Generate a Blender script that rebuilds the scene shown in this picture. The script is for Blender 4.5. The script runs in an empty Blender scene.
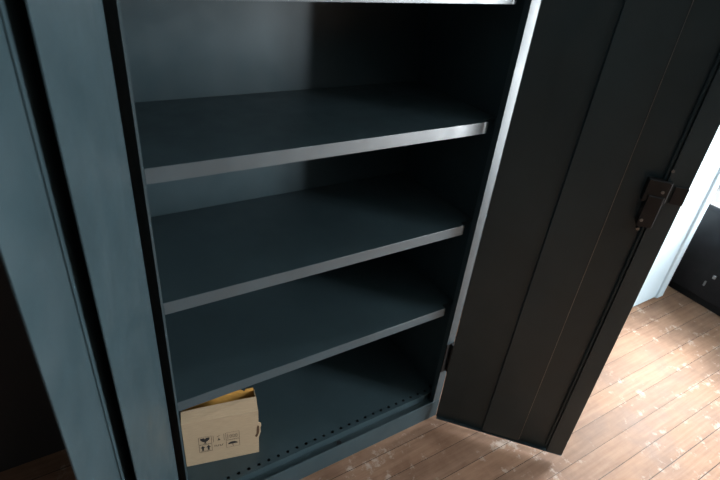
import bpy, bmesh, math, random
from mathutils import Matrix, Vector
random.seed(4)
S = bpy.context.scene
C = S.collection

# ------------------------------------------------------------------ camera
cam_d = bpy.data.cameras.new('camera')
cam_d.sensor_width = 36.0
cam_d.lens = 515.92 * 36.0 / 720.0
cam_d.clip_start = 0.02
cam_d.dof.use_dof = True
cam_d.dof.focus_distance = 1.5
cam_d.dof.aperture_fstop = 5.6
cam = bpy.data.objects.new('camera', cam_d)
R_ = Vector((0.85201564, -0.51553223, 0.09108171))
U_ = Vector((0.2098107, 0.49565358, 0.84279713))
F_ = Vector((0.47963406, 0.69896641, -0.53046878))
m = Matrix.Identity(4)
for i in range(3):
    m[i][0] = R_[i]; m[i][1] = U_[i]; m[i][2] = -F_[i]
m[0][3], m[1][3], m[2][3] = -0.1456, -0.9781, 1.7228
cam.matrix_world = m
C.objects.link(cam)
S.camera = cam

# ------------------------------------------------------------------ world, light, exposure
w = bpy.data.worlds.new('world')
w.use_nodes = True
w.node_tree.nodes['Background'].inputs[0].default_value = (0.75, 0.88, 1.0, 1)
w.node_tree.nodes['Background'].inputs[1].default_value = 0.012
S.world = w

def area(name, loc, sy, sz, power, color, rot):
    l = bpy.data.lights.new(name, 'AREA')
    l.shape = 'RECTANGLE'; l.size = sy; l.size_y = sz
    l.energy = power; l.color = color
    o = bpy.data.objects.new(name, l)
    o.location = loc; o.rotation_euler = rot
    C.objects.link(o)
    return o
# daylight through the two windows in the right wall (pane planes at x = 3.34)
WIN = [(-2.84, -2.38, 0.05, 2.60, 305.0), (-0.40, 0.36, 0.75, 1.95, 150.0)]
for y0, y1, z0, z1, pw in WIN:
    area('window_daylight', (3.33, (y0 + y1) / 2, (z0 + z1) / 2), z1 - z0, y1 - y0, pw,
         (0.90, 0.96, 1.0), (0, math.radians(90), 0))
sl = bpy.data.lights.new('sun', 'SUN'); sl.energy = 9.0; sl.angle = math.radians(22); sl.color = (1.0, 0.95, 0.86)
so = bpy.data.objects.new('sun', sl); C.objects.link(so); so.location = (5.0, 0.5, 3.0)
so.rotation_euler = Vector((-1.0, -0.12, -1.15)).to_track_quat('-Z', 'Y').to_euler()
V = S.view_settings
V.view_transform = 'Standard'; V.look = 'None'; V.gamma = 1.0; V.exposure = 0.0
V.use_curve_mapping = False

# ------------------------------------------------------------------ helpers
def box(bm, x0, y0, z0, x1, y1, z1):
    vs = [bm.verts.new((x, y, z)) for z in (z0, z1) for x, y in ((x0, y0), (x1, y0), (x1, y1), (x0, y1))]
    for f in ((3, 2, 1, 0), (4, 5, 6, 7), (0, 1, 5, 4), (1, 2, 6, 5), (2, 3, 7, 6), (3, 0, 4, 7)):
        bm.faces.new([vs[i] for i in f])
    return vs

def prism(bm, pts, z0, z1):
    """plan polygon (counter-clockwise) raised from z0 to z1"""
    n = len(pts)
    a = [bm.verts.new((x, y, z0)) for x, y in pts]
    b = [bm.verts.new((x, y, z1)) for x, y in pts]
    bm.faces.new(list(reversed(a))); bm.faces.new(b)
    for i in range(n):
        j = (i + 1) % n
        bm.faces.new((a[i], a[j], b[j], b[i]))
    return a + b

def cyl(bm, p, q, r, n=16):
    p, q = Vector(p), Vector(q)
    d = q - p
    mt = Matrix.Translation((p + q) / 2) @ d.to_track_quat('Z', 'Y').to_matrix().to_4x4()
    bmesh.ops.create_cone(bm, cap_ends=True, segments=n, radius1=r, radius2=r, depth=d.length, matrix=mt)

def obj(name, bm, mat, parent=None, bevel=0.0, matrix=None):
    bmesh.ops.recalc_face_normals(bm, faces=bm.faces)
    me = bpy.data.meshes.new(name)
    bm.to_mesh(me); bm.free()
    me.materials.append(mat)
    o = bpy.data.objects.new(name, me)
    C.objects.link(o)
    if parent: o.parent = parent
    if matrix is not None: o.matrix_local = matrix
    if bevel:
        b = o.modifiers.new('bevel', 'BEVEL'); b.width = bevel; b.segments = 2; b.limit_method = 'ANGLE'
    return o

def thing(name, label, cat, loc=(0, 0, 0), rz=0.0, group=None):
    o = bpy.data.objects.new(name, None)
    o.empty_display_size = 0.1
    o.location = loc; o.rotation_euler = (0, 0, rz)
    o['label'] = label; o['category'] = cat
    if group: o['group'] = group
    C.objects.link(o)
    return o

def struct(name, bm, mat, bevel=0.0):
    o = obj(name, bm, mat, None, bevel)
    o['kind'] = 'structure'
    return o

def NB():
    return bmesh.new()

# ------------------------------------------------------------------ materials
def mat_base(name, color, rough=0.5, metal=0.0, spec=0.5):
    mt = bpy.data.materials.new(name); mt.use_nodes = True
    b = mt.node_tree.nodes['Principled BSDF']
    b.inputs['Base Color'].default_value = (*color, 1)
    b.inputs['Roughness'].default_value = rough
    b.inputs['Metallic'].default_value = metal
    b.inputs['Specular IOR Level'].default_value = spec
    return mt, mt.node_tree, b

def N(nt, kind, **kw):
    n = nt.nodes.new(kind)
    for k, v in kw.items():
        setattr(n, k, v)
    return n

def noise(nt, scale, detail=4, vec=None, rough=0.5):
    n = N(nt, 'ShaderNodeTexNoise')
    n.inputs['Scale'].default_value = scale; n.inputs['Detail'].default_value = detail
    n.inputs['Roughness'].default_value = rough
    if vec is not None: nt.links.new(vec, n.inputs['Vector'])
    return n.outputs['Fac']

def ramp(nt, fac, stops):
    r = N(nt, 'ShaderNodeValToRGB')
    e = r.color_ramp.elements
    while len(e) < len(stops): e.new(0.5)
    for k, (p, c) in enumerate(stops):
        e[k].position = p
        e[k].color = (*c, 1) if len(c) == 3 else c
    nt.links.new(fac, r.inputs['Fac'])
    return r.outputs['Color']

def mix(nt, fac, a, b, mode='MIX'):
    n = N(nt, 'ShaderNodeMix', data_type='RGBA', blend_type=mode)
    for s, v in ((n.inputs[0], fac), (n.inputs[6], a), (n.inputs[7], b)):
        if hasattr(v, 'is_linked') or hasattr(v, 'links'):
            nt.links.new(v, s)
        elif isinstance(v, (int, float)):
            s.default_value = v
        else:
            s.default_value = (*v, 1)
    return n.outputs[2]

def math_n(nt, op, a, b=0.0):
    n = N(nt, 'ShaderNodeMath', operation=op)
    for s, v in ((n.inputs[0], a), (n.inputs[1], b)):
        if isinstance(v, (int, float)): s.default_value = v
        else: nt.links.new(v, s)
    return n.outputs[0]

def enamel(name, color, rough, scuff=0.35, spec=0.5):
    mt, nt, b = mat_base(name, color, rough, 0.0, spec)
    tc = N(nt, 'ShaderNodeTexCoord').outputs['Object']
    f = noise(nt, 5.0, 6, tc, 0.6)
    c = ramp(nt, f, [(0.3, tuple(v * 0.88 for v in color)), (0.7, tuple(v * 1.12 for v in color))])
    g = noise(nt, 60.0, 6, tc, 0.7)
    sc = ramp(nt, g, [(0.66, (0, 0, 0)), (0.78, (scuff, scuff, scuff))])
    c = mix(nt, sc, c, tuple(min(1, v * 2.0 + 0.03) for v in color))
    nt.links.new(c, b.inputs['Base Color'])
    h = noise(nt, 14.0, 5, tc)
    r = ramp(nt, h, [(0.3, (rough * 0.85,) * 3), (0.7, (rough * 1.2,) * 3)])
    nt.links.new(r, b.inputs['Roughness'])
    bp = N(nt, 'ShaderNodeBump'); bp.inputs['Strength'].default_value = 0.06; bp.inputs['Distance'].default_value = 0.002
    nt.links.new(noise(nt, 300.0, 2, tc), bp.inputs['Height'])
    nt.links.new(bp.outputs[0], b.inputs['Normal'])
    return mt

M_CAB = enamel('blue_grey_enamel', (0.031, 0.053, 0.062), 0.42)
M_EDGE = enamel('boosted_sheen_enamel', (0.032, 0.056, 0.068), 0.36, 0.2, 1.1)  # cabinet enamel with stronger sheen, added to brighten highlights on the edges
M_DARK, _, _ = mat_base('blackened_steel', (0.018, 0.018, 0.019), 0.5, 0.3)
M_STEEL, _, _ = mat_base('worn_steel', (0.30, 0.31, 0.31), 0.4, 0.8)
M_BLACK = enamel('black_paint', (0.008, 0.008, 0.009), 0.65, 0.05, 0.3)
M_INK, _, _ = mat_base('printing_ink', (0.016, 0.014, 0.013), 0.8)

def plaster(name, color):
    mt, nt, b = mat_base(name, color, 0.85)
    tc = N(nt, 'ShaderNodeTexCoord').outputs['Object']
    c = ramp(nt, noise(nt, 3.0, 6, tc, 0.6), [(0.3, tuple(v * 0.94 for v in color)), (0.7, color)])
    nt.links.new(c, b.inputs['Base Color'])
    bp = N(nt, 'ShaderNodeBump'); bp.inputs['Strength'].default_value = 0.1; bp.inputs['Distance'].default_value = 0.012
    nt.links.new(noise(nt, 40.0, 5, tc), bp.inputs['Height'])
    nt.links.new(bp.outputs[0], b.inputs['Normal'])
    return mt
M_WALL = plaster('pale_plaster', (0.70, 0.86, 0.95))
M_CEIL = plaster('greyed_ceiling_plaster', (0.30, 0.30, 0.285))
M_WALL_SHADE = plaster('shaded_plaster', (0.05, 0.05, 0.052))  # darkened wall plaster, shade behind the cabinet put into its colour

def cardboard(name, color):
    mt, nt, b = mat_base(name, color, 0.85, 0, 0.2)
    tc = N(nt, 'ShaderNodeTexCoord').outputs['Object']
    mp = N(nt, 'ShaderNodeMapping'); mp.inputs['Scale'].default_value = (4, 4, 40)
    nt.links.new(tc, mp.inputs['Vector'])
    f = noise(nt, 8.0, 5, mp.outputs[0], 0.6)
    c = ramp(nt, f, [(0.3, tuple(v * 0.88 for v in color)), (0.7, tuple(min(1, v * 1.06) for v in color))])
    sp = ramp(nt, noise(nt, 45.0, 3, tc), [(0.70, (0, 0, 0)), (0.80, (0.5, 0.5, 0.5))])
    c = mix(nt, sp, c, tuple(v * 0.45 for v in color))
    nt.links.new(c, b.inputs['Base Color'])
    return mt
M_CARD = cardboard('brown_cardboard', (0.42, 0.315, 0.205))
M_CARD_IN = cardboard('orange_cardboard', (0.62, 0.33, 0.08))
M_HOLE_SHADE = cardboard('hole_shade_brown', (0.10, 0.06, 0.035))  # dark brown that paints the shade inside the torn hole

def planks():
    mt, nt, b = mat_base('worn_plank_floor', (0.3, 0.18, 0.12), 0.4, 0.0, 0.15)
    tc = N(nt, 'ShaderNodeTexCoord').outputs['Object']
    sx = N(nt, 'ShaderNodeSeparateXYZ'); nt.links.new(tc, sx.inputs[0])
    X, Y = sx.outputs[0], sx.outputs[1]
    # seams run along x; one at y = -0.148, boards 0.095 wide
    t = math_n(nt, 'DIVIDE', math_n(nt, 'ADD', Y, 0.148 + 9.5), 0.095)
    idx = math_n(nt, 'FLOOR', t)
    fr = math_n(nt, 'FRACT', t)
    edge = math_n(nt, 'MINIMUM', fr, math_n(nt, 'SUBTRACT', 1.0, fr))      # 0 at a seam, 0.5 mid-board
    wn = N(nt, 'ShaderNodeTexWhiteNoise', noise_dimensions='1D'); nt.links.new(idx, wn.inputs['W'])
    # grain: stretched along the boards, shifted per board
    cb = N(nt, 'ShaderNodeCombineXYZ')
    nt.links.new(math_n(nt, 'ADD', math_n(nt, 'MULTIPLY', X, 2.2), math_n(nt, 'MULTIPLY', idx, 7.3)), cb.inputs[0])
    nt.links.new(math_n(nt, 'MULTIPLY', Y, 34.0), cb.inputs[1])
    grain = noise(nt, 1.6, 7, cb.outputs[0], 0.62)
    blotch = noise(nt, 5.0, 6, tc, 0.65)
    base = ramp(nt, grain, [(0.25, (0.22, 0.126, 0.080)), (0.55, (0.29, 0.178, 0.118)), (0.8, (0.36, 0.235, 0.162))])
    bl = ramp(nt, blotch, [(0.32, (0.72, 0.68, 0.66)), (0.6, (1.1, 1.08, 1.06))])
    c = mix(nt, 1.0, base, bl, 'MULTIPLY')
    pv = ramp(nt, wn.outputs['Value'], [(0.0, (0.80, 0.80, 0.82)), (1.0, (1.15, 1.1, 1.06))])
    c = mix(nt, 1.0, c, pv, 'MULTIPLY')
    # pale worn flakes, more of them along the board edges and towards the window side
    wear_n = noise(nt, 19.0, 8, tc, 0.72)
    near = math_n(nt, 'MULTIPLY', math_n(nt, 'SUBTRACT', 0.5, edge), 0.16)
    near = math_n(nt, 'ADD', near, math_n(nt, 'MULTIPLY', noise(nt, 2.3, 3, tc), 0.30))
    wsum = math_n(nt, 'ADD', wear_n, near)
    wear = ramp(nt, wsum, [(0.765, (0, 0, 0)), (0.88, (0.65, 0.65, 0.65))])
    c = mix(nt, wear, c, (0.52, 0.43, 0.36))
    gap_w = math_n(nt, 'MULTIPLY', wn.outputs['Value'], 0.014)
    gap = math_n(nt, 'LESS_THAN', edge, math_n(nt, 'ADD', gap_w, 0.007))
    c = mix(nt, gap, c, (0.03, 0.02, 0.016))
    nt.links.new(c, b.inputs['Base Color'])
    rg = ramp(nt, blotch, [(0.3, (0.45,) * 3), (0.7, (0.62,) * 3)])
    nt.links.new(rg, b.inputs['Roughness'])
    bp = N(nt, 'ShaderNodeBump'); bp.inputs['Strength'].default_value = 0.35; bp.inputs['Distance'].default_value = 0.003
    hgt = math_n(nt, 'SUBTRACT', math_n(nt, 'MULTIPLY', grain, 0.5), math_n(nt, 'MULTIPLY', gap, 1.0))
    nt.links.new(hgt, bp.inputs['Height'])
    nt.links.new(bp.outputs[0], b.inputs['Normal'])
    return mt
M_FLOOR = planks()

# ------------------------------------------------------------------ room
b = NB(); box(b, -2.2, -4.2, -0.05, 3.4, 0.62, 0.0); struct('floor', b, M_FLOOR)
b = NB(); box(b, -2.2, 0.5, 0.0, 1.7, 0.62, 2.7); struct('wall_back', b, M_WALL_SHADE)
b = NB(); box(b, 1.7, 0.07, 0.0, 2.74, 0.62, 2.7); struct('wall_pier', b, M_WALL, 0.012)
b = NB(); box(b, 2.685, 0.058, 0.0, 2.752, 0.10, 2.7); struct('trim_1', b, M_WALL, 0.010)
b = NB(); box(b, 2.74, 0.5, 0.0, 3.4, 0.62, 2.7); struct('wall_recess', b, M_WALL_SHADE)
b = NB(); box(b, -2.2, -4.2, 2.7, 3.4, 0.62, 2.78); struct('ceiling', b, M_CEIL)
b = NB()   # right wall with the window opening
ys = [-4.2] + [v for q in WIN for v in q[:2]] + [0.5]
for k in range(0, len(ys), 2):
    box(b, 3.30, ys[k], 0.0, 3.40, ys[k + 1], 2.7)
for y0, y1, z0, z1, pw in WIN:
    box(b, 3.30, y0, 0.0, 3.40, y1, z0); box(b, 3.30, y0, z1, 3.40, y1, 2.7)
struct('wall_right', b, M_WALL)

# ------------------------------------------------------------------ cabinet
H = 1.95; D = 0.443
cab = thing('storage_cabinet', 'tall blue grey metal storage cabinet with open double doors and empty shelves', 'cabinet')
b = NB()
box(b, 0.0, 0.002, 0.0, 0.0015, D, H)
box(b, 0.0, 0.0, 0.0, 0.005, 0.002, H)
box(b, 0.0035, 0.002, 0.0, 0.005, 0.016, H)
obj('side_panel', b, M_CAB, cab)
b = NB()
box(b, 0.9985, 0.002, 0.0, 1.0, D, H)
obj('side_panel', b, M_CAB, cab)
b = NB()
box(b, 0.966, 0.0, 0.0, 1.0, 0.002, H)
box(b, 0.966, 0.002, 0.0, 0.968, 0.022, H)
obj('front_post', b, M_EDGE, cab)
b = NB(); box(b, 0.0015, D - 0.0015, 0.0, 0.9985, D, H); obj('back_panel', b, M_CAB, cab)
b = NB(); box(b, 0.0, 0.0, H, 1.0, D, H + 0.002); box(b, 0.009, 0.0, H - 0.05, 0.966, 0.002, H); obj('top_panel', b, M_CAB, cab)
# plinth: front rail with a top fold, recessed ledge behind it with a lock hole
b = NB()
box(b, 0.0, -0.0015, 0.0, 1.0, 0.0, 0.096)
box(b, 0.0, 0.0, 0.094, 1.0, 0.003, 0.096)
ro = obj('plinth', b, M_CAB, cab, 0.0008)
b = NB()
lx, ly, hw = 0.541, 0.016, 0.007
box(b, 0.002, 0.003, 0.080, lx - hw, 0.033, 0.082); box(b, lx + hw, 0.003, 0.080, 0.966, 0.033, 0.082)
box(b, lx - hw, 0.003, 0.080, lx + hw, ly - 0.006, 0.082); box(b, lx - hw, ly + 0.006, 0.080, lx + hw, 0.033, 0.082)
obj('ledge', b, M_CAB, cab)
b = NB(); cyl(b, (lx, ly, 0.0822), (lx, ly, 0.086), 0.009, 14); obj('bolt_socket', b, M_DARK, cab)

def deck_points(y0=0.03):
    return [(0.010, y0), (0.946, y0), (0.946, 0.05), (0.997, 0.05), (0.997, D - 0.003), (0.003, D - 0.003), (0.003, 0.05), (0.010, 0.05)]
def shelf(zt):
    b = NB()
    prism(b, deck_points(0.0315), zt - 0.0018, zt)
    box(b, 0.003, 0.06, zt - 0.03, 0.0045, D - 0.003, zt - 0.0018)
    box(b, 0.9955, 0.06, zt - 0.03, 0.997, D - 0.003, zt - 0.0018)
    box(b, 0.0045, D - 0.0045, zt - 0.03, 0.9955, D - 0.003, zt - 0.0018)
    o = obj('shelf', b, M_CAB, cab, 0.0007)
    b = NB()
    box(b, 0.010, 0.030, zt - 0.035, 0.946, 0.0315, zt)
    box(b, 0.010, 0.0315, zt - 0.035, 0.946, 0.048, zt - 0.0335)
    e = obj('front_edge', b, M_EDGE, o, 0.0007); e['label'] = 'front edge with added highlight sheen'
for zt in (1.603, 1.2586, 0.9141, 0.5692):
    shelf(zt)

# bottom shelf: deck sheet with a row of round holes close to its front edge
zb = 0.118
b = NB()
hy, hr = 0.0475, 0.0058
xs = [0.955 - 0.0356 * k for k in range(27)]
xs = sorted(x for x in xs if x > 0.02)
ya, yb = hy - 0.012, hy + 0.012
box(b, 0.010, 0.0315, zb - 0.0018, 0.985, ya, zb)
prism(b, [(0.003, yb), (0.997, yb), (0.997, D - 0.003), (0.003, D - 0.003)], zb - 0.0018, zb)
prev = 0.010
for x in xs:
    x0, x1 = x - 0.012, x + 0.012
    box(b, prev, ya, zb - 0.0018, x0, yb, zb)
    ring_o, ring_i = [], []
    for k in range(16):
        a = math.pi * 2 * k / 16 + math.pi / 16
        c, s = math.cos(a), math.sin(a)
        q = 0.012 / max(abs(c), abs(s))
        ring_i.append((x + hr * c, hy + hr * s)); ring_o.append((x + q * c, hy + q * s))
    vo = [b.verts.new((*p, zb)) for p in ring_o]; vi = [b.verts.new((*p, zb)) for p in ring_i]
    vd = [b.verts.new((*p, zb - 0.0018)) for p in ring_i]
    for k in range(16):
        j = (k + 1) % 16
        b.faces.new((vo[k], vo[j], vi[j], vi[k])); b.faces.new((vi[k], vi[j], vd[j], vd[k]))
    # the four corners left over outside the 16-gon
    for cx_, cy_ in ((1, 1), (-1, 1), (-1, -1), (1, -1)):
        near = sorted(range(16), key=lambda k: (ring_o[k][0] - (x + cx_ * 0.012)) ** 2 + (ring_o[k][1] - (hy + cy_ * 0.012)) ** 2)[:2]
        b.faces.new((b.verts.new((x + cx_ * 0.012, hy + cy_ * 0.012, zb)), vo[near[0]], vo[near[1]]))
    prev = x1
box(b, prev, ya, zb - 0.0018, 0.985, yb, zb)
box(b, 0.010, 0.030, zb - 0.045, 0.960, 0.0315, zb)
pf = obj('perforated_shelf', b, M_CAB, cab)
b = NB(); box(b, 0.012, 0.034, zb - 0.022, 0.985, 0.075, zb - 0.020); box(b, 0.012, 0.075, zb - 0.022, 0.985, 0.077, zb - 0.0018)
box(b, 0.012, 0.033, zb - 0.022, 0.985, 0.0345, zb - 0.0018)
obj('dark_hole_backing', b, M_BLACK, pf)  # unseen black sheet added under the holes to keep them dark

# ------------------------------------------------------------------ doors
def door_frame(hx, hy, deg, flip):
    """local x runs from the hinge to the free edge, local y out of the inner face, z up"""
    a = math.radians(deg)
    e = Vector((math.cos(a), math.sin(a), 0))
    n = Vector((-e.y, e.x, 0)) if flip else Vector((e.y, -e.x, 0))
    mt = Matrix.Identity(4)
    for i in range(3):
        mt[i][0] = e[i]; mt[i][1] = n[i]; mt[i][2] = (0, 0, 1)[i]
    mt[0][3], mt[1][3] = hx, hy
    return mt
def dbox(bm, mt, u0, t0, z0, u1, t1, z1):
    vs = box(bm, u0, t0, z0, u1, t1, z1)
    for v in vs: v.co = mt @ v.co
def dcyl(bm, mt, p, q, r, n=14):
    cyl(bm, mt @ Vector(p), mt @ Vector(q), r, n)

DZ0, DZ1 = 0.030, 1.90
def make_door(mt, u0, length, bend, run, slot, rise, chan, label):
    b = NB(); dbox(b, mt, u0, -0.002, DZ0, length, 0.0, DZ1)
    d = obj('door', b, M_CAB, cab); d['label'] = label
    za, zc = DZ0 + 0.006, DZ1 - 0.02
    b = NB()      # raised plate: bent down to the skin on its hinge side, open towards the free edge
    dbox(b, mt, bend + run, rise - 0.0015, za, slot, rise, zc)
    vs = prism(b, [(bend, 0.0), (bend + 0.002, 0.0), (bend + run, rise - 0.0015), (bend + run, rise), (bend + run - 0.002, rise)], za, zc)
    for v in vs: v.co = mt @ v.co
    obj('reinforcing_plate', b, M_CAB, d)
    b = NB()      # thin inner sheet under the plate, its edge standing a little off the skin
    dbox(b, mt, slot - 0.06, 0.0012, za - 0.005, slot + 0.006, 0.0022, zc + 0.005)
    obj('inner_sheet', b, M_CAB, d)
    b = NB()
    if chan:
        dbox(b, mt, chan, 0.0, za, chan + 0.0015, 0.016, zc)
        dbox(b, mt, chan, 0.0145, za, length - 0.001, 0.016, zc)
        obj('edge_channel', b, M_CAB, d)
    b = NB()
    dbox(b, mt, u0 + 0.002, 0.0, DZ0, length, 0.014, DZ0 + 0.0015)
    obj('bottom_fold', b, M_CAB, d)
    return d
ML = door_frame(-0.018, 0.0, -111.3, True)
ld = make_door(ML, 0.013, 0.507, 0.145, 0.02, 0.377, 0.024, None, 'left door, inner face lit')
PX, PY = 0.978, -0.022
MR = door_frame(PX, PY, math.degrees(math.atan2(-0.389 - PY, 1.310 - PX)), False)
rd = make_door(MR, 0.0, math.hypot(-0.389 - PY, 1.310 - PX), 0.184, 0.005, 0.328, 0.010, 0.436, 'right door, inner face in shade')
b = NB()
dbox(b, MR, 0.3275, 0.010, DZ0 + 0.02, 0.3290, 0.0115, DZ1 - 0.02)  # pale strip added as the highlight along the plate edge
o = obj('highlight_lip', b, M_STEEL, rd); o['label'] = 'thin pale strip standing in for a lit sheet edge'
b = NB()
dcyl(b, MR, (0.431, 0.006, DZ0 + 0.03), (0.431, 0.006, DZ1 - 0.03), 0.005)
obj('lock_rod', b, M_CAB, rd)
b = NB()
dbox(b, MR, 0.402, 0.002, 1.055, 0.444, 0.030, 1.150)
dbox(b, MR, 0.390, 0.002, 1.130, 0.450, 0.026, 1.195)
obj('lock_box', b, M_DARK, rd, 0.002)
for u, z, t in ((0.433, 1.165, 0.026), (0.410, 1.075, 0.030), (0.438, 1.225, 0.016), (0.418, 1.035, 0.004)):
    b = NB(); dcyl(b, MR, (u, t - 0.004, z), (u, t + 0.0025, z), 0.0045)
    obj('screw', b, M_STEEL, rd)
b = NB()
dbox(b, MR, 0.460, 0.016, 1.135, 0.494, 0.022, 1.185)
obj('strike_tab', b, M_DARK, rd, 0.001)

# hinges: knuckles with one leaf on the cabinet and one on the door
for right in (True, False):
    b = NB()
    x, y = (0.990, -0.0095) if right else (-0.008, -0.004)
    for k in range(3):
        z0 = (0.272 if right else 0.072) + k * 0.046
        cyl(b, (x, y, z0), (x, y, z0 + 0.044), 0.0065, 14)
    if right:
        box(b, 0.964, -0.003, 0.268, 1.0, 0.0, 0.410)
        dbox(b, MR, -0.001, -0.006, 0.268, 0.03, -0.002, 0.410)
    else:
        box(b, -0.008, -0.004, 0.068, 0.0, 0.010, 0.210)
        dbox(b, ML, 0.004, -0.005, 0.068, 0.03, -0.002, 0.210)
    obj('hinge', b, M_DARK, cab)

# ------------------------------------------------------------------ cardboard box on the bottom shelf
ang = math.atan2(-0.2386, 0.9711)
bx = thing('cardboard_box', 'small open brown cardboard box with handling marks on the cabinet floor', 'box', (0.029, 0.148, zb + 0.0005), ang)
W, HB, DB, T = 0.239, 0.214, 0.092, 0.003
b = NB(); box(b, 0, 0, 0, W, T, HB); obj('front_panel', b, M_CARD, bx, 0.0008)
b = NB(); box(b, 0, DB - T, 0, W, DB, HB); obj('back_panel', b, M_CARD_IN, bx, 0.0008)
b = NB(); box(b, 0, T, 0, T, DB - T, HB); obj('side_panel', b, M_CARD, bx, 0.0008)
b = NB()
# right side with a ragged torn hand hole that shows past the corner
box(b, W - T, T, 0, W, DB - T, 0.075); box(b, W - T, 0.03, 0.075, W, DB - T, 0.135); box(b, W - T, T, 0.135, W, DB - T, HB)
obj('side_panel', b, M_CARD, bx)
b = NB(); box(b, T, T, 0, W - T, DB - T, T); obj('bottom_panel', b, M_CARD, bx)
b = NB(); cyl(b, (0.001, 0.0008, HB), (W - 0.002, 0.0008, HB), 0.0016, 8); obj('crease', b, M_CARD, bx)
def flap(name, pts, mat, lab=None):
    """a thin sheet through the given quad corners, thickened"""
    b = NB()
    v = [Vector(p) for p in pts]
    n = (v[1] - v[0]).cross(v[-1] - v[0]).normalized() * 0.0025
    lo = [b.verts.new(p) for p in v]; hi = [b.verts.new(p + n) for p in v]
    k = len(v)
    b.faces.new(lo); b.faces.new(list(reversed(hi)))
    for i in range(k):
        j = (i + 1) % k
        b.faces.new((lo[i], lo[j], hi[j], hi[i]))
    o = obj(name, b, mat, bx)
    if lab: o['label'] = lab
    return o
flap('front_flap', [(0, 0.002, HB), (W - 0.001, 0.002, HB), (W - 0.003, 0.026, HB + 0.041), (0.19, 0.027, HB + 0.0395), (0.12, 0.027, HB + 0.036),
                    (0.05, 0.026, HB + 0.033), (0.003, 0.026, HB + 0.029)], M_CARD)
flap('back_flap', [(0.002, DB - 0.004, HB - 0.06), (W - 0.003, DB - 0.004, HB - 0.06), (W - 0.004, DB + 0.002, HB + 0.010), (W - 0.03, DB + 0.002, HB + 0.008), (W - 0.034, DB + 0.002, HB - 0.002),
                   (W - 0.045, DB + 0.002, HB + 0.008), (0.10, DB + 0.002, HB + 0.006), (0.004, DB + 0.002, HB + 0.008)],
     M_CARD_IN, 'orange inner face of the back flap')
# torn tab at the right corner and a dark patch for the shade in the hole
def ragged(name, pts, mat, y0, lab):
    b = NB()
    fr = [b.verts.new((x, y0, z)) for x, z in pts]; bk = [b.verts.new((x + 0.001, y0 + 0.0022, z)) for x, z in pts]
    b.faces.new(fr); b.faces.new(list(reversed(bk)))
    for i in range(len(pts)):
        j = (i + 1) % len(pts); b.faces.new((fr[i], fr[j], bk[j], bk[i]))
    o = obj(name, b, mat, bx); o['label'] = lab
ragged('torn_tab', [(W - 0.003, 0.158), (W + 0.006, 0.152), (W + 0.008, 0.138), (W + 0.005, 0.124), (W + 0.006, 0.104), (W + 0.002, 0.086), (W - 0.003, 0.074)], M_CARD, 0.0004, 'bent torn corner of the box')
ragged('hole_shade', [(W - 0.004, 0.143), (W + 0.001, 0.140), (W + 0.0025, 0.122), (W + 0.001, 0.104), (W - 0.004, 0.088), (W - 0.009, 0.084), (W - 0.012, 0.092), (W - 0.007, 0.104), (W - 0.006, 0.124)], M_HOLE_SHADE, -0.0006, 'dark patch standing in for the shaded torn hole')

# printed handling marks on the front panel
b = NB()
yi = -0.0003
def mark(pts):
    vs = [b.verts.new((x, yi, z)) for x, z in pts]
    f = b.faces.new(vs)
def line(x0, z0, x1, z1, wd=0.0012):
    d = Vector((x1 - x0, z1 - z0)); d.normalize(); p = Vector((-d.y, d.x)) * wd / 2
    mark([(x0 + p.x, z0 + p.y), (x0 - p.x, z0 - p.y), (x1 - p.x, z1 - p.y), (x1 + p.x, z1 + p.y)])
def frame(x0, z0, x1, z1, wd=0.0012):
    line(x0, z0, x1, z0, wd); line(x1, z0, x1, z1, wd); line(x1, z1, x0, z1, wd); line(x0, z1, x0, z0, wd)
gx, gz = 0.046, 0.060
cw, ch = 0.040, 0.036
# goblet (fragile) above, two arrows (this way up) below
frame(gx, gz + ch + 0.003, gx + cw, gz + 2 * ch + 0.003)
x0, z0 = gx + cw / 2, gz + ch + 0.003
bowl = [(x0 - 0.015, z0 + 0.031), (x0 - 0.014, z0 + 0.021), (x0 - 0.007, z0 + 0.013), (x0 - 0.0025, z0 + 0.011), (x0 - 0.002, z0 + 0.005), (x0 - 0.009, z0 + 0.003),
        (x0 + 0.009, z0 + 0.003), (x0 + 0.002, z0 + 0.005), (x0 + 0.0025, z0 + 0.011), (x0 + 0.007, z0 + 0.013), (x0 + 0.014, z0 + 0.021), (x0 + 0.015, z0 + 0.031), (x0 + 0.003, z0 + 0.031), (x0, z0 + 0.024), (x0 - 0.002, z0 + 0.031)]
mark(bowl)
frame(gx, gz, gx + cw, gz + ch)
for dx in (-0.009, 0.009):
    x0 = gx + cw / 2 + dx
    mark([(x0 - 0.008, gz + 0.021), (x0 - 0.003, gz + 0.021), (x0 - 0.003, gz + 0.007), (x0 + 0.003, gz + 0.007), (x0 + 0.003, gz + 0.021), (x0 + 0.008, gz + 0.021), (x0, gz + 0.032)])
line(gx + 0.004, gz + 0.004, gx + cw - 0.004, gz + 0.004, 0.002)
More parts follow.
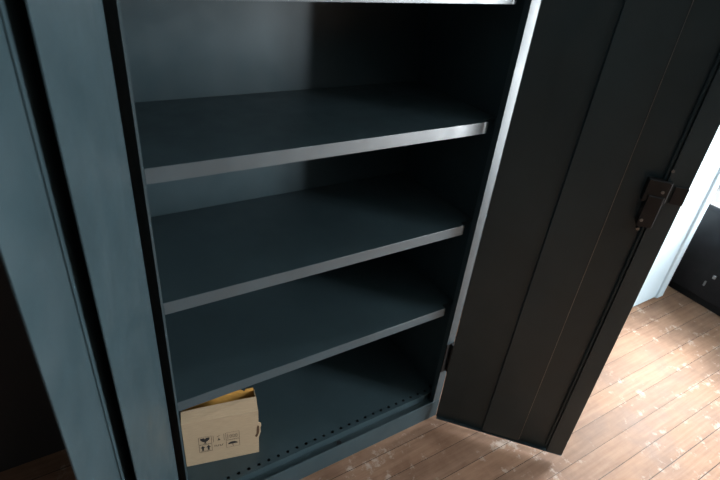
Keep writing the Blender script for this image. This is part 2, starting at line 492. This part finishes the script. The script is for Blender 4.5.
# middle column: stacking mark above, small line of figures below
mx = gx + cw + 0.006
line(mx, gz + ch + 0.004, mx, gz + 2 * ch + 0.002); line(mx + 0.034, gz + ch + 0.004, mx + 0.034, gz + 2 * ch + 0.002)
mark([(mx + 0.012, gz + ch + 0.010), (mx + 0.023, gz + ch + 0.010), (mx + 0.0175, gz + ch + 0.018)])
line(mx + 0.0175, gz + ch + 0.016, mx + 0.0175, gz + ch + 0.022, 0.003)
line(mx + 0.012, gz + ch + 0.028, mx + 0.020, gz + ch + 0.033, 0.002)
for k in range(5):
    xx = mx + 0.003 + k * 0.006
    line(xx, gz + 0.016, xx, gz + 0.024, 0.0018)
    if k % 2 == 0: line(xx, gz + 0.024, xx + 0.004, gz + 0.024, 0.0014)
    else: line(xx, gz + 0.016, xx + 0.004, gz + 0.016, 0.0014)
# right column: framed stack limit figures above, umbrella (keep dry) below
rx = mx + 0.040
frame(rx, gz + ch + 0.003, rx + cw + 0.003, gz + 2 * ch + 0.003, 0.001)
line(rx + 0.006, gz + ch + 0.008, rx + 0.006, gz + 2 * ch - 0.003)
for k in range(3):
    xx = rx + 0.013 + k * 0.009
    frame(xx, gz + ch + 0.012, xx + 0.005, gz + ch + 0.026, 0.0012)
frame(rx, gz, rx + cw + 0.003, gz + ch, 0.001)
ux, uz = rx + cw / 2 + 0.001, gz + 0.015
dome = [(ux + 0.016 * math.cos(math.pi * k / 12), uz + 0.012 * math.sin(math.pi * k / 12)) for k in range(13)]
mark(dome)
line(ux, uz, ux, uz - 0.010, 0.0018); line(ux, uz - 0.010, ux + 0.004, uz - 0.010, 0.0018)
o = obj('handling_marks', b, M_INK, bx)
o['label'] = 'black printed handling symbols'

# ------------------------------------------------------------------ dark cupboard by the right wall
low = thing('low_cupboard', 'low black cupboard in shadow by the right wall behind the open door', 'cupboard', (2.87, 0.0, 0))
b = NB(); box(b, 0.0, -0.42, 0.05, 0.40, 0.30, 0.55); obj('carcass', b, M_BLACK, low, 0.004)
b = NB(); box(b, 0.02, -0.40, 0.0, 0.38, 0.28, 0.05); obj('base', b, M_BLACK, low)
b = NB(); box(b, -0.012, -0.43, 0.55, 0.415, 0.31, 0.575); obj('top', b, M_BLACK, low, 0.003)
b = NB(); box(b, -0.012, -0.100, 0.196, 0.0, -0.085, 0.216); obj('latch', b, M_STEEL, low, 0.001)
b = NB(); box(b, -0.010, -0.068, 0.13, 0.0, -0.060, 0.16); obj('latch', b, M_STEEL, low, 0.001)
